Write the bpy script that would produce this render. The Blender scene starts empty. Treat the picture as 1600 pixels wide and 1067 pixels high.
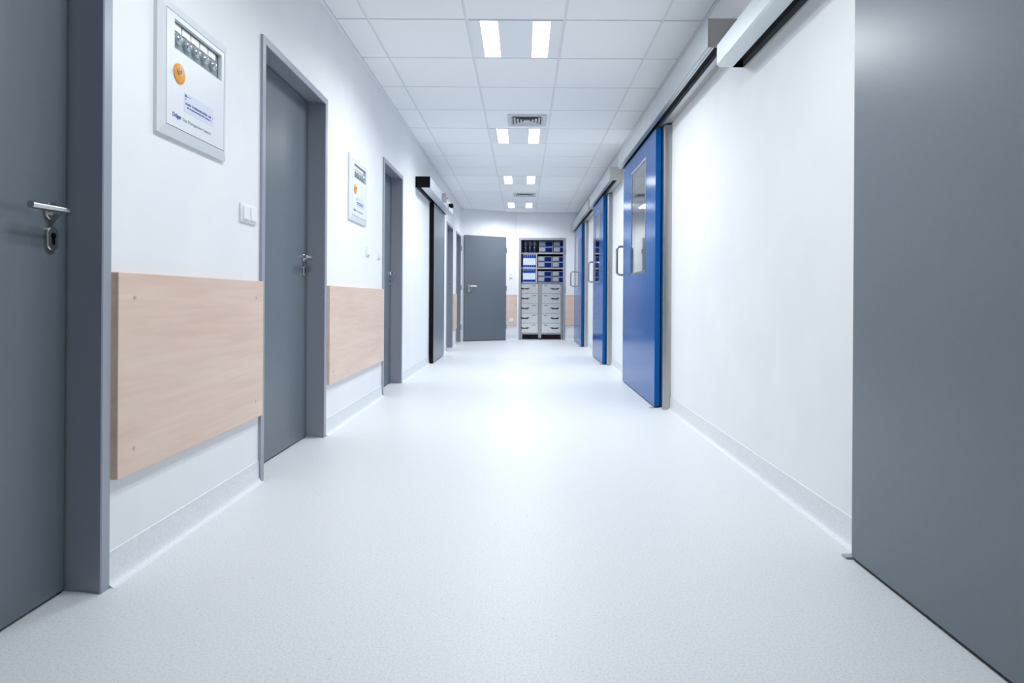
import bpy, bmesh, math, random
from mathutils import Vector, Matrix

random.seed(7)
C = bpy.context.scene.collection
S = bpy.context.scene
PI = math.pi

# ------------------------------------------------------------------ camera, world, exposure
FPX = 961.0
cd = bpy.data.cameras.new('camera')
cam = bpy.data.objects.new('camera', cd)
C.objects.link(cam)
cam.location = (0, 0, 0.845)
cam.rotation_euler = (PI / 2, -0.0062, 0)
cd.sensor_width = 36.0
cd.lens = FPX / 1600 * 36.0
cd.shift_x = -(816.7 - 800) / 1600
cd.shift_y = (465.8 - 533.5) / 1600
cd.clip_start = 0.02
S.camera = cam
S.view_settings.view_transform = 'Standard'
S.view_settings.look = 'None'
S.view_settings.gamma = 1.0
S.view_settings.exposure = 0.46
S.view_settings.use_curve_mapping = False
w = bpy.data.worlds.new('world')
S.world = w
w.use_nodes = True
w.node_tree.nodes['Background'].inputs[0].default_value = (0.6, 0.7, 0.85, 1)
w.node_tree.nodes['Background'].inputs[1].default_value = 0.02

LAMP_COLOR = (0.925, 0.965, 1.0, 1)
LAMP_POWER = 9.0            # strip surface
LAMP_WATT = 10.0             # each strip's downward beam
LAMP_SPREAD = math.radians(155)

# ------------------------------------------------------------------ dimensions
XL, XR = -1.20, 1.135          # wall faces
HC = 2.582                     # ceiling
YB = 12.5                      # end wall
YR = -3.0                      # wall behind the camera
AX0, AY0, AX1, AY1 = XL, 11.95, -0.125, 12.5   # slanted piece of the end wall


# ------------------------------------------------------------------ materials
def mat(name, color, rough=0.5, metal=0.0, spec=0.5, **kw):
    m = bpy.data.materials.new(name)
    m.use_nodes = True
    b = m.node_tree.nodes['Principled BSDF']
    b.inputs['Base Color'].default_value = (*color, 1)
    b.inputs['Roughness'].default_value = rough
    b.inputs['Metallic'].default_value = metal
    b.inputs['Specular IOR Level'].default_value = spec
    for k, v in kw.items():
        b.inputs[k].default_value = v
    return m


def noise_color(m, c1, c2, scale, lo=0.4, hi=0.6, stretch=(1, 1, 1), detail=3, rough=None):
    nt = m.node_tree
    n = nt.nodes
    tc = n.new('ShaderNodeTexCoord')
    mp = n.new('ShaderNodeMapping')
    mp.inputs['Scale'].default_value = stretch
    nz = n.new('ShaderNodeTexNoise')
    nz.inputs['Scale'].default_value = scale
    nz.inputs['Detail'].default_value = detail
    cr = n.new('ShaderNodeValToRGB')
    cr.color_ramp.elements[0].position = lo
    cr.color_ramp.elements[1].position = hi
    cr.color_ramp.elements[0].color = (*c1, 1)
    cr.color_ramp.elements[1].color = (*c2, 1)
    nt.links.new(tc.outputs['Object'], mp.inputs['Vector'])
    nt.links.new(mp.outputs['Vector'], nz.inputs['Vector'])
    nt.links.new(nz.outputs['Fac'], cr.inputs['Fac'])
    nt.links.new(cr.outputs['Color'], n['Principled BSDF'].inputs['Base Color'])
    return m


M = {}
M['wall'] = noise_color(mat('wall_paint', (.86, .87, .89), .55, spec=.3), (.85, .865, .885), (.875, .885, .90), 3)
M['ceiling'] = noise_color(mat('ceiling_tile', (.8, .82, .84), .85, spec=.2), (.91, .925, .935), (.935, .945, .955), 220)
M['grid'] = mat('ceiling_grid', (.82, .85, .875), .6)
M['fixture'] = mat('fixture_white', (.84, .87, .90), .4)
M['ventgrey'] = mat('vent_grey', (.60, .64, .655), .45)
M['cap_beech'] = mat('cap_beech', (.62, .45, .25), .4)
M['grey'] = noise_color(mat('grey_laminate', (.12, .14, .165), .36), (.135, .161, .190), (.139, .166, .195), 60)
M['frame'] = mat('grey_frame_paint', (.34, .36, .42), .33)
M['slide'] = noise_color(mat('grey_sliding_laminate', (.16, .19, .22), .32), (.156, .184, .214), (.161, .189, .219), 60)
M['blue'] = mat('blue_gloss', (.0, .10, .37), .15, spec=.13)
M['steel'] = noise_color(mat('stainless', (.5, .49, .47), .32, 1.0), (.47, .46, .445), (.54, .53, .515), 9, .3, .7, (4, 4, .3))
M['alu'] = mat('aluminium', (.52, .55, .565), .36, .85)
M['alu_light'] = mat('light_aluminium', (.70, .75, .77), .42, .45)
M['endplate'] = mat('grey_end_plate', (.46, .445, .425), .5)
M['chrome'] = mat('satin_chrome', (.6, .59, .57), .25, 1.0)
M['black'] = mat('black_plastic', (.002, .0025, .0035), .6, spec=.15)
M['rubber'] = mat('black_rubber', (.012, .013, .016), .6)
M['plastic'] = mat('white_plastic', (.86, .88, .91), .35)
M['enamel'] = mat('white_enamel', (.73, .765, .80), .4)
M['tray'] = mat('grey_tray', (.36, .42, .44), .5)
M['orange'] = mat('orange_disc', (.86, .36, .045), .4)
M['ink'] = mat('blue_ink', (.045, .07, .30), .6)
M['inkgrey'] = mat('grey_ink', (.17, .20, .24), .6)
M['sticker'] = mat('pale_sticker', (.63, .69, .79), .4)
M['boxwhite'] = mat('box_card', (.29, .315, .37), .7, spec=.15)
M['boxblue'] = mat('box_blue', (.003, .014, .13), .7, spec=.1)
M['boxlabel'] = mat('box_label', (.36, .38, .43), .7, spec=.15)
M['binderwhite'] = mat('binder_white', (.66, .71, .82), .5)
M['binderblue'] = mat('binder_blue', (.006, .05, .27), .6, spec=.15)
M['shelf'] = mat('shelf_board', (.52, .48, .46), .5)
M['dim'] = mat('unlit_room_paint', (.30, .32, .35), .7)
M['bottle'] = mat('dark_bottle', (.012, .022, .06), .2)
M['cap'] = mat('grey_cap', (.16, .20, .25), .35)
M['glass'] = mat('window_glass', (.9, .95, .95), .02, IOR=1.75, **{'Transmission Weight': 1.0})
M['lens'] = mat('gauge_face', (.50, .56, .60), .09, .75, **{'Coat Weight': 1.0, 'Coat Roughness': .02})

# brushed drawers
M['drawer'] = noise_color(mat('drawer_steel', (.6, .6, .6), .27, .9), (.82, .82, .815), (.86, .857, .85), 2.2, .3, .7, (3, 3, 1.2))

# beech veneer
wd = mat('beech_veneer', (.7, .55, .46), .42, spec=.4)
nt = wd.node_tree
n = nt.nodes
tc = n.new('ShaderNodeTexCoord')
mp = n.new('ShaderNodeMapping')
mp.inputs['Scale'].default_value = (1.3, 6, 11)
n1 = n.new('ShaderNodeTexNoise')
n1.inputs['Scale'].default_value = 1.0
n1.inputs['Detail'].default_value = 6
n1.inputs['Distortion'].default_value = .6
n2 = n.new('ShaderNodeTexNoise')
n2.inputs['Scale'].default_value = 14
mp2 = n.new('ShaderNodeMapping')
mp2.inputs['Scale'].default_value = (.25, 4, 4)
cr = n.new('ShaderNodeValToRGB')
cr.color_ramp.elements[0].position = .3
cr.color_ramp.elements[1].position = .72
cr.color_ramp.elements[0].color = (.80, .59, .475, 1)
cr.color_ramp.elements[1].color = (.88, .70, .59, 1)
mx = n.new('ShaderNodeMixRGB')
mx.blend_type = 'MULTIPLY'
mx.inputs['Fac'].default_value = .18
nt.links.new(tc.outputs['Object'], mp.inputs['Vector'])
nt.links.new(tc.outputs['Object'], mp2.inputs['Vector'])
nt.links.new(mp.outputs['Vector'], n1.inputs['Vector'])
nt.links.new(mp2.outputs['Vector'], n2.inputs['Vector'])
nt.links.new(n1.outputs['Fac'], cr.inputs['Fac'])
nt.links.new(cr.outputs['Color'], mx.inputs['Color1'])
nt.links.new(n2.outputs['Fac'], mx.inputs['Color2'])
nt.links.new(mx.outputs['Color'], n['Principled BSDF'].inputs['Base Color'])
M['wood'] = wd

# speckled vinyl floor
fl = mat('speckled_vinyl', (.8, .83, .86), .42, spec=.28)
nt = fl.node_tree
n = nt.nodes
tc = n.new('ShaderNodeTexCoord')
na = n.new('ShaderNodeTexNoise')
na.inputs['Scale'].default_value = 160
na.inputs['Detail'].default_value = 3
ca = n.new('ShaderNodeValToRGB')
ca.color_ramp.elements[0].position = .36
ca.color_ramp.elements[1].position = .56
ca.color_ramp.elements[0].color = (.645, .68, .705, 1)
ca.color_ramp.elements[1].color = (.74, .76, .78, 1)
nb = n.new('ShaderNodeTexNoise')
nb.inputs['Scale'].default_value = 75
nb.inputs['Detail'].default_value = 4
cb = n.new('ShaderNodeValToRGB')
cb.color_ramp.elements[0].position = .27
cb.color_ramp.elements[1].position = .34
cb.color_ramp.elements[0].color = (.72, .75, .79, 1)
cb.color_ramp.elements[1].color = (1, 1, 1, 1)
mx = n.new('ShaderNodeMixRGB')
mx.blend_type = 'MULTIPLY'
mx.inputs['Fac'].default_value = .8
for a in (na, nb):
    nt.links.new(tc.outputs['Object'], a.inputs['Vector'])
nt.links.new(na.outputs['Fac'], ca.inputs['Fac'])
nt.links.new(nb.outputs['Fac'], cb.inputs['Fac'])
nt.links.new(ca.outputs['Color'], mx.inputs['Color1'])
nt.links.new(cb.outputs['Color'], mx.inputs['Color2'])
nt.links.new(mx.outputs['Color'], n['Principled BSDF'].inputs['Base Color'])
M['floor'] = fl
M['skirt'] = noise_color(mat('skirting_vinyl', (.7, .73, .76), .45), (.70, .735, .765), (.79, .815, .84), 140, .35, .6)

lm = bpy.data.materials.new('lamp_diffuser')
lm.use_nodes = True
nt = lm.node_tree
nt.nodes.clear()
em = nt.nodes.new('ShaderNodeEmission')
ou = nt.nodes.new('ShaderNodeOutputMaterial')
em.inputs['Color'].default_value = LAMP_COLOR
em.inputs['Strength'].default_value = LAMP_POWER
nt.links.new(em.outputs[0], ou.inputs[0])
M['lamp'] = lm


# ------------------------------------------------------------------ mesh helpers
def box(bm, x0, x1, y0, y1, z0, z1, bev=0.0, seg=2):
    vs = [bm.verts.new(p) for p in ((x0, y0, z0), (x1, y0, z0), (x1, y1, z0), (x0, y1, z0),
                                    (x0, y0, z1), (x1, y0, z1), (x1, y1, z1), (x0, y1, z1))]
    fs = [bm.faces.new([vs[i] for i in f]) for f in
          ((3, 2, 1, 0), (4, 5, 6, 7), (0, 1, 5, 4), (1, 2, 6, 5), (2, 3, 7, 6), (3, 0, 4, 7))]
    if bev > 0:
        es = list({e for f in fs for e in f.edges})
        bmesh.ops.bevel(bm, geom=es, offset=bev, segments=seg, affect='EDGES', profile=.5)
    return bm


def nb_box(*a, **k):
    return box(bmesh.new(), *a, **k)


def lathe(bm, c, axis, prof, n=24):
    """prof: list of (radius, height along axis)"""
    axis = Vector(axis).normalized()
    t = Vector((0, 0, 1)) if abs(axis.z) < .9 else Vector((1, 0, 0))
    u = axis.cross(t).normalized()
    v = axis.cross(u).normalized()
    c = Vector(c)
    rings = []
    for r, h in prof:
        if r <= 1e-6:
            rings.append([bm.verts.new(c + axis * h)])
        else:
            rings.append([bm.verts.new(c + axis * h + (u * math.cos(2 * PI * i / n) + v * math.sin(2 * PI * i / n)) * r) for i in range(n)])
    for a, b in zip(rings, rings[1:]):
        for i in range(n):
            j = (i + 1) % n
            if len(a) == 1 and len(b) == 1:
                continue
            if len(a) == 1:
                bm.faces.new((a[0], b[j], b[i]))
            elif len(b) == 1:
                bm.faces.new((a[i], a[j], b[0]))
            else:
                bm.faces.new((a[i], a[j], b[j], b[i]))
    for ring, flip in ((rings[0], True), (rings[-1], False)):
        if len(ring) > 2:
            bm.faces.new(ring[::-1] if flip else ring)
    return bm


def disc(bm, c, axis, r, h, n=24, bev=.0):
    if bev:
        return lathe(bm, c, axis, [(r, 0), (r, h - bev), (r - bev, h), (0, h)], n)
    return lathe(bm, c, axis, [(r, 0), (r, h)], n)


def smooth_path(pts, rad, k=6):
    pts = [Vector(p) for p in pts]
    out = [pts[0]]
    for a, b, c in zip(pts, pts[1:], pts[2:]):
        d1, d2 = (a - b), (c - b)
        r = min(rad, d1.length * .49, d2.length * .49)
        p, q = b + d1.normalized() * r, b + d2.normalized() * r
        for i in range(k + 1):
            t = i / k
            out.append(p * (1 - t) ** 2 + b * 2 * t * (1 - t) + q * t * t)
    out.append(pts[-1])
    return out


def tube(bm, pts, r, n=12, sx=1.0):
    pts = [Vector(p) for p in pts]
    rings = []
    up = None
    for i, p in enumerate(pts):
        d = (pts[min(i + 1, len(pts) - 1)] - pts[max(i - 1, 0)]).normalized()
        if up is None:
            up = Vector((0, 0, 1)) if abs(d.z) < .9 else Vector((1, 0, 0))
        s = d.cross(up)
        if s.length < 1e-5:
            s = d.cross(Vector((0, 1, 0)))
        s.normalize()
        up = s.cross(d).normalized()
        rings.append([bm.verts.new(p + (s * math.cos(2 * PI * j / n) * sx + up * math.sin(2 * PI * j / n)) * r) for j in range(n)])
    for a, b in zip(rings, rings[1:]):
        for j in range(n):
            bm.faces.new((a[j], a[(j + 1) % n], b[(j + 1) % n], b[j]))
    bm.faces.new(rings[0][::-1])
    bm.faces.new(rings[-1])
    return bm


def prism(bm, prof, axis, a, b):
    """prof: closed outline (p, q); axis 'x' -> (a..b, p, q), 'y' -> (p, a..b, q)"""
    def pt(t, p, q):
        return (t, p, q) if axis == 'x' else (p, t, q)
    A = [bm.verts.new(pt(a, *q)) for q in prof]
    B = [bm.verts.new(pt(b, *q)) for q in prof]
    k = len(prof)
    for i in range(k):
        bm.faces.new((A[i], A[(i + 1) % k], B[(i + 1) % k], B[i]))
    bm.faces.new(A[::-1])
    bm.faces.new(B)
    return bm


def u_frame(bm, W, H, prof):
    """closed profile (inset, depth) swept up the left jamb, over the head and down the right jamb"""
    rows = []
    for u, y in prof:
        rows.append([bm.verts.new(p) for p in ((u, y, 0), (u, y, H - u), (W - u, y, H - u), (W - u, y, 0))])
    k = len(rows)
    for i in range(k):
        a, b = rows[i], rows[(i + 1) % k]
        for j in range(3):
            bm.faces.new((a[j], a[j + 1], b[j + 1], b[j]))
    bm.faces.new([r[0] for r in rows])
    bm.faces.new([r[3] for r in rows][::-1])
    return bm


def plate_hole(bm, x0, x1, z0, z1, hx0, hx1, hz0, hz1, y0, y1):
    """upright plate with a rectangular opening, as one closed mesh"""
    o = [(x0, z0), (x1, z0), (x1, z1), (x0, z1)]
    h = [(hx0, hz0), (hx1, hz0), (hx1, hz1), (hx0, hz1)]
    V = {}
    for nm, ring in (('o', o), ('h', h)):
        for y in (y0, y1):
            V[nm, y] = [bm.verts.new((p[0], y, p[1])) for p in ring]
    for i in range(4):
        j = (i + 1) % 4
        bm.faces.new((V['o', y0][i], V['o', y0][j], V['h', y0][j], V['h', y0][i]))
        bm.faces.new((V['h', y1][i], V['h', y1][j], V['o', y1][j], V['o', y1][i]))
        bm.faces.new((V['o', y0][j], V['o', y0][i], V['o', y1][i], V['o', y1][j]))
        bm.faces.new((V['h', y0][i], V['h', y0][j], V['h', y1][j], V['h', y1][i]))
    return bm


def obj(name, bm, m, parent=None, smooth=True, kind=None, label=None):
    bmesh.ops.recalc_face_normals(bm, faces=bm.faces)
    me = bpy.data.meshes.new(name)
    bm.to_mesh(me)
    bm.free()
    me.materials.append(M[m] if isinstance(m, str) else m)
    if smooth:
        for p in me.polygons:
            p.use_smooth = True
        me.set_sharp_from_angle(angle=math.radians(35))
    o = bpy.data.objects.new(name, me)
    C.objects.link(o)
    if parent:
        o.parent = parent
    if kind:
        o['kind'] = kind
    if label:
        o['label'] = label
    return o


def tag(o, label, cat, group=None, kind=None):
    o['label'] = label
    o['category'] = cat
    if group:
        o['group'] = group
    if kind:
        o['kind'] = kind
    return o


def thing(name, label, cat, loc, rz=0.0, group=None, kind=None):
    o = bpy.data.objects.new(name, None)
    o.empty_display_size = .1
    C.objects.link(o)
    o.location = loc
    o.rotation_euler = (0, 0, rz)
    return tag(o, label, cat, group, kind)


LEFT, RIGHT = PI / 2, -PI / 2     # local x runs left to right as one faces the wall, y goes into the wall


def on_left(y, z=0.0, off=0.0):
    return (XL + off, y, z)


def on_right(y, z=0.0, off=0.0):
    return (XR - off, y, z)


def text_bm(body, height, x, y, z, bold=0.0, fit=None):
    """lettering standing on a face that looks along -y"""
    cu = bpy.data.curves.new('lettering', 'FONT')
    cu.body = body
    cu.size = height
    cu.extrude = .0003
    cu.offset = bold
    cu.resolution_u = 3
    to = bpy.data.objects.new('lettering', cu)
    C.objects.link(to)
    bpy.context.view_layer.update()
    dg = bpy.context.evaluated_depsgraph_get()
    me = bpy.data.meshes.new_from_object(to.evaluated_get(dg))
    bm = bmesh.new()
    bm.from_mesh(me)
    bpy.data.objects.remove(to)
    bpy.data.meshes.remove(me)
    xs = [v.co.x for v in bm.verts]
    k = (fit / (max(xs) - min(xs))) if fit else 1.0
    x0 = min(xs)
    for v in bm.verts:
        a, b, c = v.co
        v.co = (x + (a - x0) * k, y - c, z + b)
    return bm


# ------------------------------------------------------------------ room shell
def wall_mesh(name, x0, x1, y0, y1, holes, m='wall', z1=HC + .12):
    bm = bmesh.new()
    cur = y0
    for a, b, h in sorted(holes):
        box(bm, x0, x1, cur, a, -.05, z1)
        box(bm, x0, x1, a, b, h, z1)
        cur = b
    box(bm, x0, x1, cur, y1, -.05, z1)
    return obj(name, bm, m, smooth=False, kind='structure')


DOORH = 2.04
LD = [(.845, .93), (2.80, .93), (5.245, .84), (9.63, .84), (11.03, .78)]      # hinged doors of the left wall: start, width
BLUE = [(4.77, 6.29), (7.88, 8.98), (10.76, 12.26)]                           # blue leaves: near end, far end
wall_mesh('wall_left', XL - .2, XL, YR, AY0 + .1, [(a, a + W, DOORH) for a, W in LD])
wall_mesh('wall_right', XR, XR + .2, YR, YB + .2, [(a - .02, b - .1, 2.15) for a, b in BLUE])
obj('wall_rear', nb_box(XL - .2, XR + .2, YR - .2, YR, -.05, HC + .12), 'wall', smooth=False, kind='structure')

# end wall: straight part with the closet opening, slanted part with the door
CX0, CX1, CH = -.082, .862, 2.072
bm = bmesh.new()
box(bm, AX1, CX0, YB, YB + .15, -.05, HC + .12)
box(bm, CX1, XR + .2, YB, YB + .15, -.05, HC + .12)
box(bm, CX0, CX1, YB, YB + .15, CH, HC + .12)
obj('wall_back', bm, 'wall', smooth=False, kind='structure')
AL = math.hypot(AX1 - AX0, AY1 - AY0)
AR = math.atan2(AY1 - AY0, AX1 - AX0)
sw = obj('wall_slanted', nb_box(0, AL, 0, .15, -.05, HC + .12), 'wall', smooth=False, kind='structure')
sw.location = (AX0, AY0, 0)
sw.rotation_euler = (0, 0, AR)

obj('floor', nb_box(XL - .4, 3.4, YR - .2, YB + 1.0, -.12, 0), 'floor', smooth=False, kind='structure')

# unlit rooms behind the blue doors, seen only through their glass
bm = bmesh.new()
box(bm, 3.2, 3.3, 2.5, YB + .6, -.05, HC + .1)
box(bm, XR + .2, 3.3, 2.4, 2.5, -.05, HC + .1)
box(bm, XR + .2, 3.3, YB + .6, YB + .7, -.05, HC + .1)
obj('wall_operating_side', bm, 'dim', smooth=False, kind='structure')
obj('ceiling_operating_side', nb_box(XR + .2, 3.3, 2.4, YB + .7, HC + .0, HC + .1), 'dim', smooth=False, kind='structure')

# ceiling: T-bar plane with lay-in tiles hanging 7 mm below it
T = .615
GC = [-.979 + T * i for i in range(4)]
GR0 = 3.84
LIGHT_ROWS = [-4, 0, 4, 8, 12]
slab = obj('ceiling', nb_box(XL - .2, XR + .2, YR - .2, YB + .6, HC + .0075, HC + .12), 'grid', smooth=False, kind='structure')
bm = bmesh.new()
xs = [XL + .012] + GC + [XR - .012]
g = .0078
rows = list(range(-11, 14))
for i in range(len(xs) - 1):
    for r in rows:
        if i == 2 and r in LIGHT_ROWS:
            continue
        a0 = xs[i] + (g if i else .012)
        a1 = xs[i + 1] - (g if i < len(xs) - 2 else .012)
        y0 = GR0 + r * T + g
        y1 = GR0 + (r + 1) * T - g
        for (p0, p1, q0, q1) in ((a0, a1, y0, min(y1, YB - .02)),):
            if q1 > q0:
                box(bm, p0, p1, q0, q1, HC, HC + .012, .0016, 1)
obj('ceiling_tiles', bm, 'ceiling', slab, smooth=False)

# perimeter angle of the ceiling
bm = bmesh.new()
box(bm, XL, XL + .022, YR, AY0, HC - .002, HC + .02)
obj('trim_1', bm, 'grid', smooth=False, kind='structure')
obj('trim_2', nb_box(XR - .022, XR, YR, YB, HC - .002, HC + .02), 'grid', smooth=False, kind='structure')

# coved vinyl skirting
SK = [(0, 0), (0, .1), (.003, .098), (.005, .024), (.009, .014), (.014, .007), (.022, .002), (.03, .0006), (.03, 0)]


def skirting(name, segs, side):
    bm = bmesh.new()
    for a, b in segs:
        if side == 'l':
            prism(bm, [(XL + p, q) for p, q in SK], 'y', a, b)
        elif side == 'r':
            prism(bm, [(XR - p, q) for p, q in SK], 'y', a, b)
        else:
            prism(bm, [(YB - p, q) for p, q in SK], 'x', a, b)
    return obj(name, bm, 'skirt', kind='structure')


ends = [YR]
for a, W in LD:
    ends += [a - .001, a + W + .001]
ends.append(AY0 - .02)
skirting('baseboard_left', [(ends[i], ends[i + 1]) for i in range(0, len(ends), 2)], 'l')
skirting('baseboard_right', [(YR, BLUE[0][0] - .075), (BLUE[0][1] - .1, BLUE[1][0] - .075), (BLUE[1][1] - .1, BLUE[2][0] - .075), (BLUE[2][1] - .1, YB - .03)], 'r')
skirting('baseboard_back', [(CX1 + .001, XR - .05)], 'b')
bm = bmesh.new()
prism(bm, [(-p, q) for p, q in SK], 'x', .965, AL)
sk = obj('baseboard_slanted', bm, 'skirt', kind='structure')
sk.location = (AX0, AY0, 0)
sk.rotation_euler = (0, 0, AR)


# ------------------------------------------------------------------ hinged doors
def lever_handle(parent, x, y, z, d=-1):
    """lever on a round rose, y = face of the leaf, lever runs toward d"""
    bm = bmesh.new()
    disc(bm, (x, y, z), (0, -1, 0), .026, .009, 28, .002)
    lathe(bm, (x, y - .009, z), (0, -1, 0), [(.013, 0), (.0105, .006), (.0105, .02)], 16)
    tube(bm, smooth_path([(x, y - .02, z), (x, y - .056, z), (x + d * .03, y - .058, z + .001), (x + d * .135, y - .054, z)], .016), .0098, 14)
    obj('door_handle', bm, 'chrome', parent, label='brushed chrome lever handle')


def lock_plate(parent, x, y, z):
    bm = bmesh.new()
    n = 20
    ring = []
    for i in range(n):
        a = 2 * PI * i / n
        ring.append((x + .021 * math.cos(a), z + (.013 if math.sin(a) >= 0 else -.013) + .021 * math.sin(a)))
    A = [bm.verts.new((p, y, q)) for p, q in ring]
    B = [bm.verts.new((p, y - .008, q)) for p, q in ring]
    Cc = [bm.verts.new((x + (p - x) * .88, y - .01, z + (q - z) * .92)) for p, q in ring]
    for i in range(n):
        j = (i + 1) % n
        bm.faces.new((A[i], A[j], B[j], B[i]))
        bm.faces.new((B[i], B[j], Cc[j], Cc[i]))
    bm.faces.new(Cc)
    bm.faces.new(A[::-1])
    e = obj('lock_plate', bm, 'chrome', parent, label='oval chrome lock plate')
    return e


def keyhole(parent, x, y, z):
    bm = bmesh.new()
    disc(bm, (x, y - .0095, z + .008), (0, -1, 0), .0085, .0014, 18)
    box(bm, x - .005, x + .005, y - .0109, y - .0095, z - .017, z + .006)
    obj('keyhole', bm, 'black', parent)


def hinge(parent, x, y, z):
    bm = bmesh.new()
    lathe(bm, (x, y, z - .05), (0, 0, 1), [(.006, 0), (.0085, .003), (.0085, .097), (.006, .1)], 14)
    box(bm, x - .012, x + .012, y + .004, y + .012, z - .04, z + .04)
    obj('hinge', bm, 'chrome', parent)


def hinged_door(num, start, W, label, handle='right', hinges=False):
    H = DOORH
    d = thing('door_%d' % num, label, 'door', on_left(start), LEFT, kind='structure')
    prof = [(.0, .0), (.0, -.012), (.033, -.012), (.036, -.009), (.022, .045), (.018, .1), (.018, .145), (.05, .15), (.05, .19), (.0, .19)]
    obj('door_frame', u_frame(bmesh.new(), W, H, prof), 'frame', d, label='slate grey steel door frame')
    obj('seal', u_frame(bmesh.new(), W - .037, H - .0185, [(0, .108), (.02, .108), (.02, .144), (0, .144)]), 'rubber', d).location.x = .0185
    leaf = obj('door_leaf', nb_box(.026, W - .026, .1, .14, .008, H - .026, .0015, 1), 'grey', d, label='plain dark grey door leaf')
    hx, dr = (W - .085, -1) if handle == 'right' else (.085, 1)
    lever_handle(leaf, hx, .1, 1.075, dr)
    lock_plate(leaf, hx, .1, 1.0)
    keyhole(leaf, hx, .1, 1.0)
    if hinges:
        for z in (.28, 1.04, 1.80):
            hinge(d, W - .012, -.02, z)
    return d


hinged_door(1, LD[0][0], LD[0][1], 'dark grey door with chrome lever, closest to the camera, beside the first wooden board')
hinged_door(2, LD[1][0], LD[1][1], 'grey door in a deep grey frame between the two wooden wall boards')
hinged_door(3, LD[2][0], LD[2][1], 'grey door just beyond the second wooden board and two single switches')
hinged_door(4, LD[3][0], LD[3][1], 'narrow grey framed doorway just beyond the grey sliding door')
hinged_door(5, LD[4][0], LD[4][1], 'last grey framed doorway of the left wall, next to the wide closed end door', handle='left', hinges=True)

# wide leaf on the slanted end wall
d = thing('door_6', 'flat grey door leaf facing the camera at the far end beside the closet', 'door', (AX0, AY0, 0), AR, kind='structure')
L0, L1 = .052, .945
obj('door_frame', u_frame(bmesh.new(), L1 - L0, 2.06, [(0, 0), (0, -.012), (.03, -.012), (.03, 0)]), 'frame', d).location.x = L0
leaf = obj('door_leaf', nb_box(L0 + .002, L1 - .002, -.055, -.014, .012, 2.066, .002, 1), 'grey', d)
obj('bottom_seal', nb_box(L0 + .004, L1 - .004, -.05, -.018, .002, .014), 'rubber', leaf)
lever_handle(leaf, L0 + .09, -.055, 1.07, 1)
lock_plate(leaf, L0 + .09, -.055, .995)
keyhole(leaf, L0 + .09, -.055, .995)
for z in (.28, 1.04, 1.80):
    hinge(d, L1 + .006, -.05, z)


# ------------------------------------------------------------------ closet
KD = .62          # depth
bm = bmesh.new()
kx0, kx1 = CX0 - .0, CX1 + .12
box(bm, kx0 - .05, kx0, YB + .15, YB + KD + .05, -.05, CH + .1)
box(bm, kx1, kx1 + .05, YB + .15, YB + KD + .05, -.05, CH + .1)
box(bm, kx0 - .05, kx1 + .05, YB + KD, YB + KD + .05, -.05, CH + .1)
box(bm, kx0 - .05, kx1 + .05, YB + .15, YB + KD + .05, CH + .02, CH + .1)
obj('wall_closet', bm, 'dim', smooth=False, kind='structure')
fr = thing('door_7', 'grey steel door frame of the open supply closet in the end wall', 'door frame', (CX0, YB, 0), 0, kind='structure')
W = CX1 - CX0
obj('frame', u_frame(bmesh.new(), W, CH, [(0, 0), (0, -.012), (.042, -.012), (.045, -.009), (.038, .05), (.038, .15), (0, .15)]), 'frame', fr)
for z in (.26, 1.04, 1.80):
    hinge(fr, W - .012, -.02, z)

# steel drawer cabinet
FY = YB + .09     # front plane of its drawers
cx0, cx1 = -.036, .815
cab = thing('drawer_cabinet', 'stainless steel cabinet with two columns of five drawers in the closet', 'cabinet', (cx0, FY, 0), 0)
CW = cx1 - cx0
bm = bmesh.new()
box(bm, 0, CW, .0, .46, 1.142, 1.165, .002, 1)
box(bm, 0, .012, .01, .46, .11, 1.142)
box(bm, CW - .03, CW, .01, .46, .11, 1.142)
box(bm, 0, CW, .45, .46, .11, 1.142)
box(bm, 0, CW, .004, .46, .106, .134)
for i in range(1, 5):
    box(bm, .012, CW - .03, .012, .04, .134 + .2012 * i - .004, .134 + .2012 * i + .004)
obj('body', bm, 'steel', cab)
obj('post', nb_box(.358, .420, -.006, .04, .03, 1.142, .003, 1), 'steel', cab)
for px in (0.0, CW - .03):
    obj('leg', nb_box(px, px + .03, .02, .05, .0, .106), 'steel', cab)
for col in range(2):
    for i in range(5):
        x0, x1 = ((.014, .354), (.424, CW - .034))[col]
        z0 = .134 + .2012 * i + .004
        dr = obj('drawer', nb_box(x0, x1, -.006, .40, z0, z0 + .192, .003, 1), 'drawer', cab)
        hx = x0 + .07 if col == 0 else x1 - .12
        hz = z0 + .105
        bm = bmesh.new()
        tube(bm, smooth_path([(hx - .062, -.006, hz), (hx - .062, -.034, hz - .012), (hx + .062, -.034, hz - .012), (hx + .062, -.006, hz)], .02), .010, 10)
        for sx in (-.062, .062):
            box(bm, hx + sx - .02, hx + sx + .02, -.011, -.006, hz - .008, hz + .008, .002, 1)
        obj('handle', bm, 'black', dr)
        bm = bmesh.new()
        kx = hx + .105 if col == 0 else hx - .1
        disc(bm, (kx, -.006, hz), (0, -1, 0), .012, .008, 14)
        obj('lock', bm, 'chrome', dr)
        if random.random() < .75:
            tx = x1 - .12 if col == 0 else x0 + .05
            obj('label_strip', nb_box(tx, tx + .07, -.0075, -.006, z0 + .150, z0 + .164), 'inkgrey', dr)

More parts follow.
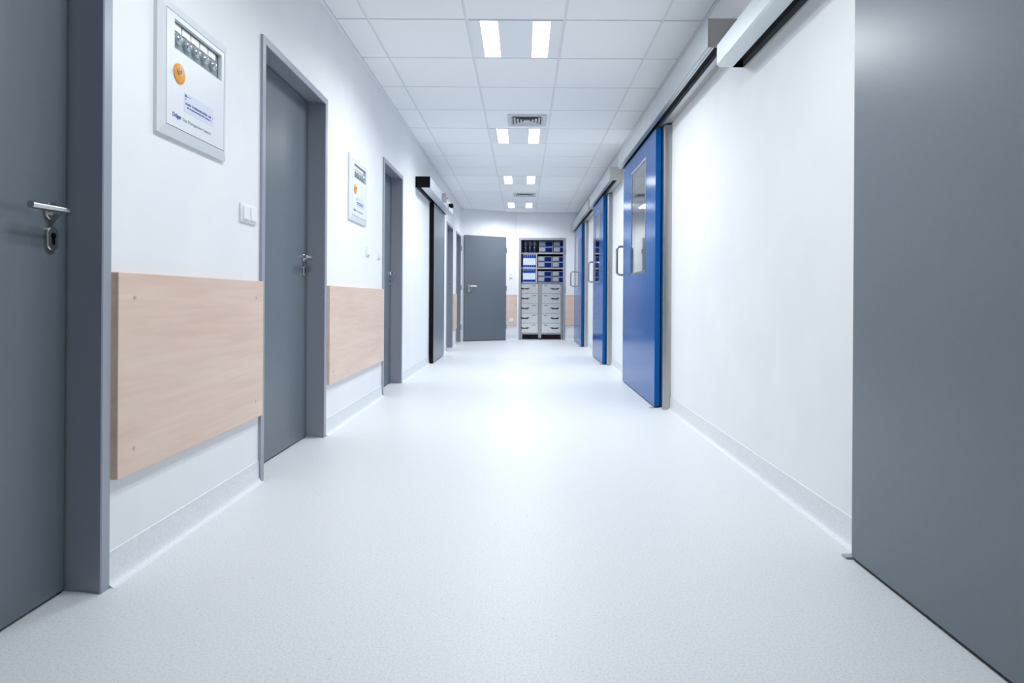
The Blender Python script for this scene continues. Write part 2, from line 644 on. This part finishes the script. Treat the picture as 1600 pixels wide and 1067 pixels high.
# shelving above the cabinet
DX = .272
sh = thing('shelving', 'wooden shelves with an upright divider above the steel drawers', 'shelf', (cx0, YB + .12, 1.165), 0)
SW = kx1 - .005 - cx0
obj('shelf', nb_box(0, SW, 0, .40, .592, .612, .001, 1), 'shelf', sh)
obj('shelf', nb_box(DX - cx0 + .02, SW, 0, .40, .282, .302, .001, 1), 'shelf', sh)
obj('shelf', nb_box(0, DX - cx0, 0, .40, .29, .302, .001, 1), 'binderwhite', sh)
obj('divider', nb_box(DX - cx0, DX - cx0 + .02, 0, .40, 0, .592, .001, 1), 'shelf', sh)

SY = YB + .135


def supply_box(x, z, w, h, label, group, blue=True):
    b = thing('supply_box', label, 'box', (x, SY, z), 0, group)
    obj('carton', nb_box(0, w, 0, .32, 0, h, .003, 1), 'boxwhite', b)
    obj('printed_panel', nb_box(w * .46, w * .95, -.0015, .001, h * .1, h * .9), 'boxblue', b, label='dark blue printed panel')
    obj('label', nb_box(w * .04, w * .40, -.002, .001, h * .3, h * .86), 'boxlabel', b, label='pale grey paper label')
    obj('printed_band', nb_box(w * .03, w * .46, -.0015, .001, h * .08, h * .2), 'boxblue', b)


tiers = [('lowest', 1.167, 'drawers'), ('middle', 1.469, 'middle shelf'), ('highest', 1.779, 'top shelf')]
for tn, z, on in tiers:
    for col in range(2):
        for k in range(2):
            x = (.312 if tn != 'highest' else .33) + col * .298
            where = {'lowest': 'standing on the steel cabinet', 'middle': 'on the middle closet shelf', 'highest': 'on the top closet shelf'}[tn]
            lab = '%s of two blue and white cartons stacked %s, %s stack' % (('bottom', 'top')[k], where, ('left-hand', 'right-hand')[col])
            supply_box(x, z + k * .119, .285, .116, lab, 'supply cartons in the closet')

ORD = ['first', 'second', 'third', 'fourth', 'fifth', 'sixth']
for i in range(6):
    b = thing('binder', 'slim blue and white binder, %s from the left on the upper binder shelf' % ORD[i], 'binder', (.003 + i * .0436, SY, 1.4675), 0, 'binders in the closet')
    obj('spine', nb_box(0, .0425, 0, .28, 0, .276, .003, 1), 'binderwhite', b)
    obj('top_band', nb_box(.002, .0405, -.0012, .001, .20, .268), 'binderblue', b)
    obj('lower_band', nb_box(.002, .0405, -.0012, .001, .012, .06), 'binderblue', b)
b = thing('storage_box', 'wide white box with blue bands on the cabinet below the slim binders', 'box', (.0, SY, 1.1655), 0)
obj('carton', nb_box(0, .262, 0, .28, 0, .283, .003, 1), 'binderwhite', b)
obj('top_band', nb_box(.004, .258, -.0012, .001, .198, .272), 'binderblue', b)
obj('lower_band', nb_box(.004, .258, -.0012, .001, .012, .062), 'binderblue', b)
for i in range(6):
    obj('title_mark', nb_box(.014 + i * .04, .034 + i * .04, -.002, -.0012, .243, .251), 'boxlabel', b)
for i in range(3):
    b = thing('bottle', 'dark bottle with grey cap on the top closet shelf, %s from the left' % ORD[i], 'bottle', (.055 + i * .092, SY + .06, 1.777), 0, 'bottles on the top closet shelf')
    obj('body', lathe(bmesh.new(), (0, 0, 0), (0, 0, 1), [(.034, 0), (.039, .004), (.039, .125), (.03, .145), (.028, .15)], 24), 'bottle', b)
    obj('cap', lathe(bmesh.new(), (0, 0, .15), (0, 0, 1), [(.033, 0), (.034, .003), (.034, .085), (.03, .09), (0, .09)], 24), 'cap', b)


# ------------------------------------------------------------------ beech wall boards
def board(name, label, a, b, z0, z1, loc=None, rz=LEFT, caps=True, th=.024):
    t = thing(name, label, 'wall board', loc or on_left(a, z0), rz, 'beech wall guards')
    L = b - a
    obj('panel', nb_box(0, L, -th, 0, 0, z1 - z0, .0015, 1), 'wood', t)
    if caps:
        for px in (.075, L - .075):
            for pz in (.075, z1 - z0 - .075):
                bm = bmesh.new()
                disc(bm, (px, -th, pz), (0, -1, 0), .006, .0012, 14)
                obj('screw_cap', bm, 'cap_beech', t)
    return t


board('wall_board', 'large beech wall board beside the closest grey door', 1.79, 2.79, .308, .914)
board('wall_board', 'second beech wall board, under the smaller white gas panel and two switches', 3.752, 5.22, .308, .914)
board('wall_board', 'beech board strip between two far grey doorways on the left wall', 10.49, 11.01, .30, .914, caps=False)
board('wall_board', 'beech board strip on the end wall between closed grey door and closet', .965, AL, .30, .914,
      (AX0 + math.cos(AR) * .965, AY0 + math.sin(AR) * .965, .30), AR, False)
board('wall_board', 'beech board strip on the end wall between closet and farthest blue door', CX1 + .004, XR, .30, .914, (CX1 + .004, YB, .30), 0, False)


# ------------------------------------------------------------------ gas panels
def gas_panel(y, label):
    p = thing('gas_panel', label, 'gas panel', on_left(y, 1.38), LEFT, 'white gas management panels')
    Wp, Hp = .462, .455
    bm = plate_hole(bmesh.new(), 0, Wp, 0, Hp, .034, Wp - .034, .034, Hp - .034, -.012, 0)
    for v in bm.verts:
        inner = .02 < v.co.x < Wp - .02 and .02 < v.co.z < Hp - .02
        if v.co.y < -.005 and inner:
            v.co.y = -.022
    obj('housing', bm, 'enamel', p, smooth=False)
    obj('door', plate_hole(bmesh.new(), .037, Wp - .037, .037, Hp - .037, .083, .406, .302, .402, -.022, -.008), 'enamel', p, smooth=False)
    obj('gauge_tray', nb_box(.08, .41, -.004, .0, .298, .406), 'tray', p)
    obj('tag_rail', nb_box(.083, .372, -.008, -.004, .302, .312), 'enamel', p)
    for i in range(5):
        gx = .120 + i * .0595
        gz = .345
        gg = obj('gauge', lathe(bmesh.new(), (gx, -.004, gz), (0, -1, 0), [(.021, 0), (.021, .012), (.019, .0135), (.018, .012)], 24), 'tray', p)
        obj('gauge_lens', lathe(bmesh.new(), (gx, -.0155, gz), (0, -1, 0), [(.0185, 0), (.0165, .0035), (.013, .0065), (.008, .0088), (.004, .0097), (0, .01)], 24), 'lens', gg)
        tg = obj('name_tag', nb_box(gx - .026, gx + .026, -.008, -.004, .373, .397), 'plastic', p)
    ds = obj('lock_disc', lathe(bmesh.new(), (.110, -.022, .223), (0, -1, 0), [(.034, 0), (.034, .003), (.028, .006), (0, .006)], 28), 'orange', p)
    obj('lock_cylinder', lathe(bmesh.new(), (.098, -.028, .229), (0, -1, 0), [(.010, 0), (.010, .008), (.008, .009), (0, .009)], 18), 'chrome', ds)
    obj('key_slot', nb_box(.0968, .0992, -.0376, -.0368, .224, .234), 'black', ds)
    st = obj('sticker', nb_box(.143, .342, -.0226, -.022, .106, .172), 'sticker', p)
    bm = bmesh.new()
    rnd = random.Random(3)
    box(bm, .147, .157, -.0231, -.0226, .157, .167)
    for row, (x0, x1, zc, hgt, dens) in enumerate(((.160, .185, .162, .003, .7), (.147, .155, .151, .004, .8), (.150, .338, .1365, .0085, .9), (.160, .328, .124, .0055, .85))):
        x = x0
        k = 0
        while x < x1:
            wdt = hgt * (.42 + .3 * rnd.random())
            k += 1
            if k % (5 + rnd.randint(0, 4)) == 0:
                x += hgt * .6
                continue
            box(bm, x, x + wdt * .62, -.0231, -.0226, zc - hgt / 2, zc + hgt / 2 * (1 if rnd.random() < .4 else .45))
            x += wdt
    obj('printed_lines', bm, 'ink', st, smooth=False)
    obj('maker_lettering', text_bm('Dräger', .0195, .072, -.0222, .0705, .0007, .054), 'ink', p, smooth=False, label='dark blue maker lettering')
    obj('title_lettering', text_bm('Gas Management System', .0155, .134, -.0222, .0705, 0, .190), 'inkgrey', p, smooth=False, label='thin grey title lettering')
    return p


gas_panel(1.99, 'larger-looking white gas panel with orange lock above the closest beech board')
gas_panel(4.20, 'white gas panel with orange lock between the second and third grey doors')


# ------------------------------------------------------------------ switches and sockets
def switch(label, loc, rz, n=1, vert=False, wd=.081, group='white wall switches', name='light_switch'):
    s = thing(name, label, 'switch' if name == 'light_switch' else 'socket', loc, rz, group)
    W, H = (wd, wd)
    if n == 2 and not vert:
        W = wd + .071
    if vert:
        H = wd + .071
    obj('plate', nb_box(0, W, -.009, 0, 0, H, .003, 2), 'plastic', s)
    for i in range(n):
        ox, oz = (i * .071, 0) if not vert else (0, i * .071)
        if name == 'light_switch':
            bm = bmesh.new()
            prism(bm, [(-.0085, .013 + oz), (-.017, .013 + oz), (-.0135, .068 + oz), (-.0085, .068 + oz)], 'x', .013 + ox, .068 + ox)
            obj('rocker', bm, 'plastic', s, smooth=False)
        else:
            bm = bmesh.new()
            disc(bm, (.0405, -.009, .0405), (0, -1, 0), .024, .0025, 24)
            e = obj('outlet', bm, 'plastic', s)
            bm = bmesh.new()
            for dx in (-.0095, .0095):
                disc(bm, (.0405 + dx, -.0115, .0405), (0, -1, 0), .003, .0006, 10)
            obj('contact_hole', bm, 'black', e)
    return s


switch('white double light switch above the large beech board', on_left(2.60, 1.163), LEFT, 2)
switch('white single switch nearer the white gas panel, above the second beech board', on_left(4.70, 1.16), LEFT)
switch('white single switch close to the frame of the third grey door', on_left(5.06, 1.16), LEFT)
t0 = 1.03
switch('white two-tier light switch on the end wall left of the closet', (AX0 + math.cos(AR) * t0, AY0 + math.sin(AR) * t0, 1.24), AR, 2, True)
switch('white power socket low on the beech strip left of the closet', (AX0 + math.cos(AR) * t0 + .024 * math.sin(AR), AY0 + math.sin(AR) * t0 - .024 * math.cos(AR), .36), AR, 1, name='wall_socket', group='white wall sockets', wd=.081)


# ------------------------------------------------------------------ blue sliding doors
def u_handle(parent, x, y, z0, z1, out=.075):
    bm = bmesh.new()
    tube(bm, smooth_path([(x, y, z0), (x, y - out, z0), (x, y - out, z1), (x, y, z1)], .05, 8), .0125, 14)
    for z in (z0, z1):
        disc(bm, (x, y, z), (0, -1, 0), .018, .006, 18)
    obj('pull_handle', bm, 'chrome', parent, label='bent stainless steel pull handle')


def blue_door(near, far, wx0, wx1, label):
    W = far - near
    d = thing('sliding_door', label, 'sliding door', on_right(far, 0), RIGHT, 'blue sliding doors', kind='thing')
    y0, y1 = -.110, -.068
    leaf = obj('leaf', plate_hole(bmesh.new(), 0, W, .012, 2.168, wx0, wx1, 1.075, 2.03, y0, y1), 'blue', d, smooth=False)
    obj('window_trim', plate_hole(bmesh.new(), wx0 - .004, wx1 + .004, 1.071, 2.034, wx0 + .012, wx1 - .012, 1.087, 2.018, y0 - .0015, y0 + .006), 'steel', d, smooth=False)
    obj('window_pane', nb_box(wx0 + .001, wx1 - .001, y0 + .0035, y0 + .0095, 1.076, 2.029), 'glass', d)
    obj('bottom_seal', nb_box(.004, W - .004, y0 + .006, y1 - .006, .004, .012), 'rubber', d)
    u_handle(d, .065, y0, 1.085, 1.372)
    return d


LBL = ['closest blue sliding door with tall narrow window, beside a steel post',
       'middle blue sliding door, its window mirroring the dark closet',
       'farthest blue sliding door, next to the closet in the end wall']
for (a, b), (w0, w1), lb in zip(BLUE, ((.46, 1.14), (.20, .75), (.2, .86)), LBL):
    blue_door(a, b, w0, w1, lb)

# steel lining of the blue door openings
for i, (a, b) in enumerate(BLUE):
    W = (b - .08) - (a - .075)
    t = obj('trim_%d' % (i + 3), u_frame(bmesh.new(), W, 2.176, [(0, 0), (0, -.05), (.006, -.062), (.12, -.062), (.12, .2), (.115, .2), (.115, 0)]), 'steel', kind='structure')
    t.location = on_right(b - .08)
    t.rotation_euler = (0, 0, RIGHT)
    t['label'] = 'stainless steel door lining around the %s blue sliding door' % ('closest', 'middle', 'farthest')[i]

# floor guides
for i, (a, b) in enumerate(BLUE):
    gname = ('closest', 'middle', 'farthest')[i]
    t = thing('floor_guide', 'small steel floor guide at the foot of the %s blue door' % gname, 'door guide', on_right(a + .0, 0), RIGHT, 'floor guides of the sliding doors')
    bm = box(bmesh.new(), -.006, .028, -.15, -.055, .0, .005, .0015, 1)
    disc(bm, (.012, -.135, .005), (0, 0, 1), .008, .006, 14)
    disc(bm, (.012, -.06, .005), (0, 0, 1), .006, .005, 14)
    obj('guide_plate', bm, 'chrome', t)
t = thing('floor_guide', 'small dark floor guide at the corner of the large grey sliding door', 'door guide', on_right(2.035, 0), RIGHT, 'floor guides of the sliding doors')
obj('guide_plate', nb_box(0, .03, -.075, -.02, 0, .008, .002, 1), 'frame', t)


# track housings of the blue doors
def blue_track(near, far, label):
    t = thing('door_track', label, 'door track', on_right(far, 2.19), RIGHT, 'metal track housings of the sliding doors')
    L = far - near
    D = .155
    prof = [(-D, .006), (-D + .004, 0), (-D + .022, 0), (-D + .022, .004), (-D + .006, .008), (-D + .006, .146), (-.002, .146), (-.002, .152), (-D + .003, .152), (-D, .149)]
    obj('cover', prism(bmesh.new(), prof, 'x', .004, L - .004), 'alu', t, smooth=False)
    obj('slot', nb_box(.004, L - .004, -D + .022, -.078, .02, .03), 'black', t)
    bm = bmesh.new()
    box(bm, .004, L - .004, -.076, -.046, -.010, .14)
    box(bm, .004, L - .004, -D + .023, -D + .034, -.002, .02)
    obj('rail', bm, 'alu', t, smooth=False)
    obj('wall_strip', nb_box(.004, L - .004, -.044, -.002, .002, .14), 'endplate', t)
    for x in (0, L - .004):
        obj('end_plate', nb_box(x, x + .004, -D - .001, 0, -.001, .153), 'endplate', t)
    return t


blue_track(3.28, 6.37, 'grey metal track housing above the closest blue sliding door')
blue_track(6.98, 9.10, 'grey metal track housing above the middle blue sliding door')
blue_track(9.27, 12.46, 'grey metal track housing above the farthest blue sliding door')


# ------------------------------------------------------------------ grey sliding doors
def grey_track(L, loc, rz, label, D, H, caps):
    t = thing('door_track', label, 'door track', loc, rz, 'metal track housings of the sliding doors')
    prof = [(-D, .012), (-D + .006, .0), (-.066, 0), (-.066, .006), (-D + .008, .006), (-D + .006, .014), (-D + .006, H - .006), (-.002, H - .006), (-.002, H), (-D + .004, H), (-D, H - .004)]
    obj('cover', prism(bmesh.new(), prof, 'x', .003, L - .003), 'alu_light', t, smooth=False)
    obj('rail', nb_box(.003, L - .003, -.062, -.004, .03, .05), 'black', t)
    obj('wall_rail', nb_box(.006, L - .006, -.012, -.0005, -.004, .03), 'alu', t)
    capn = {'l': (0,), 'r': (L - .003,)}[caps] if caps in 'lr' else (0, L - .003)
    for x in (0, L - .003):
        obj('end_cap', nb_box(x, x + .003, -D + .001, -.001, .001 if True else 0, H - .001), 'black', t)
    return t


# left wall
d = thing('sliding_door', 'grey sliding door hanging on a metal track on the left wall', 'sliding door', on_left(7.87), LEFT, kind='thing')
obj('leaf', nb_box(.03, 1.10, -.055, -.015, .01, 2.062, .0015, 1), 'slide', d)
obj('edge_seal', nb_box(0, .03, -.057, -.008, .006, 2.062, .002, 1), 'black', d, label='black edge strip')
obj('edge_trim', nb_box(.03, .052, -.0575, -.0552, .01, 2.062), 'alu', d)
grey_track(2.23, on_left(6.83, 2.066), LEFT, 'silver track housing with black end cap above the grey sliding door', .165, .125, 'l')
# right wall
d = thing('sliding_door', 'large dark grey sliding door at the right edge of the picture', 'sliding door', on_right(2.0), RIGHT, kind='thing')
obj('leaf', nb_box(0, 1.25, -.061, -.02, .012, 2.032, .0015, 1), 'slide', d)
obj('bottom_seal', nb_box(.003, 1.247, -.056, -.026, .004, .012), 'rubber', d)
grey_track(2.6, on_right(3.16, 2.036), RIGHT, 'light metal track housing above the large grey sliding door, closest to the camera', .146, .115, 'l')

# sensors screwed to the front of the left track
FT = .1635
s = thing('door_sensor', 'small grey sensor box on the front of the left silver track housing', 'sensor', on_left(7.86, 2.07, FT), LEFT)
obj('body', nb_box(0, .07, -.052, .0, 0, .108, .004, 2), 'endplate', s)
bm = bmesh.new()
disc(bm, (.035, -.052, .05), (0, -1, 0), .012, .02, 16)
obj('knob', bm, 'endplate', s)
s = thing('door_sensor', 'small black sensor at the far end of the left silver track housing', 'sensor', on_left(8.52, 2.08, FT), LEFT)
obj('bracket', nb_box(.02, .06, -.02, 0, .03, .07, .002, 1), 'black', s)
obj('body', box(bmesh.new(), 0, .08, -.062, -.018, .015, .07, .006, 2), 'black', s)


# ------------------------------------------------------------------ ceiling lights
def ceiling_light(row, label):
    t = thing('ceiling_light', label, 'ceiling light', (GC[1], GR0 + row * T, HC), 0, 'ceiling lights down the corridor')
    bm = bmesh.new()
    a, b = .011, T - .011
    cx = T / 2
    xs = [(a, cx - .222), (cx - .112, cx + .112), (cx + .222, b)]
    for x0, x1 in xs:
        box(bm, x0, x1, a, b, -.001, .007)
    for x0, x1 in ((cx - .222, cx - .112), (cx + .112, cx + .222)):
        box(bm, x0, x1, a, .02, -.001, .007)
        box(bm, x0, x1, b - .009, b, -.001, .007)
    obj('housing', bm, 'fixture', t, smooth=False)
    for x0, x1 in ((cx - .222, cx - .112), (cx + .112, cx + .222)):
        ld = bpy.data.lights.new('strip_beam', 'AREA')
        ld.shape = 'RECTANGLE'
        ld.size = x1 - x0
        ld.size_y = b - .029
        ld.energy = LAMP_WATT * (1.0 if row >= 0 else .75)
        ld.spread = LAMP_SPREAD
        ld.color = LAMP_COLOR[:3]
        lo = bpy.data.objects.new('strip_beam', ld)
        C.objects.link(lo)
        lo.parent = t
        lo.location = ((x0 + x1) / 2, (.02 + b - .009) / 2, -.002)
        obj('light_strip', nb_box(x0, x1, .02, b - .009, .0005, .006), 'lamp', t, smooth=False, label='glowing white light strip')


LL = {-4: 'added unseen ceiling light overhead, before the first one in view',  # overhead lamp added out of view to brighten the foreground
      0: 'largest-looking ceiling light, first of four in view', 4: 'second ceiling light, just behind the larger air vent',
      8: 'third ceiling light, between the two air vents', 12: 'smallest-looking ceiling light, beside the end wall'}
for r in LIGHT_ROWS:
    ceiling_light(r, LL[r])


# ------------------------------------------------------------------ air vents
def vent(x, y, label):
    t = thing('air_vent', label, 'air vent', (x, y, HC), 0, 'square air vents in the ceiling')
    S2 = .188
    def ring(bm, r0, z0, r1, z1):
        A = [bm.verts.new((sx * r0, sy * r0, z0)) for sx, sy in ((-1, -1), (1, -1), (1, 1), (-1, 1))]
        B = [bm.verts.new((sx * r1, sy * r1, z1)) for sx, sy in ((-1, -1), (1, -1), (1, 1), (-1, 1))]
        for i in range(4):
            bm.faces.new((A[i], A[(i + 1) % 4], B[(i + 1) % 4], B[i]))
    bm = bmesh.new()
    ring(bm, S2, 0, S2, -.008)
    ring(bm, S2, -.008, S2 - .006, -.012)
    ring(bm, S2 - .006, -.012, S2 - .034, -.012)
    ring(bm, S2 - .034, -.012, S2 - .052, -.0005)
    obj('frame', bm, 'ventgrey', t, smooth=False)
    obj('duct', nb_box(-S2 + .045, S2 - .045, -S2 + .045, S2 - .045, -.0016, -.0004), 'black', t)
    for k in range(4):
        r = .128 - k * .031
        bm = bmesh.new()
        ring(bm, r, -.014, r - .020, -.0018)
        ring(bm, r - .020, -.0018, r - .0185, -.0018)
        ring(bm, r - .0185, -.0018, r - .0015, -.014)
        ring(bm, r - .0015, -.014, r, -.014)
        obj('louvre', bm, 'ventgrey', t, smooth=False)
    obj('centre_plate', nb_box(-.03, .03, -.03, .03, -.0135, -.0018), 'ventgrey', t)


vent(.03, 6.0, 'larger-looking square air vent in front of the second ceiling light')
vent(.022, 10.32, 'smaller-looking square air vent farther down, before the last ceiling light')
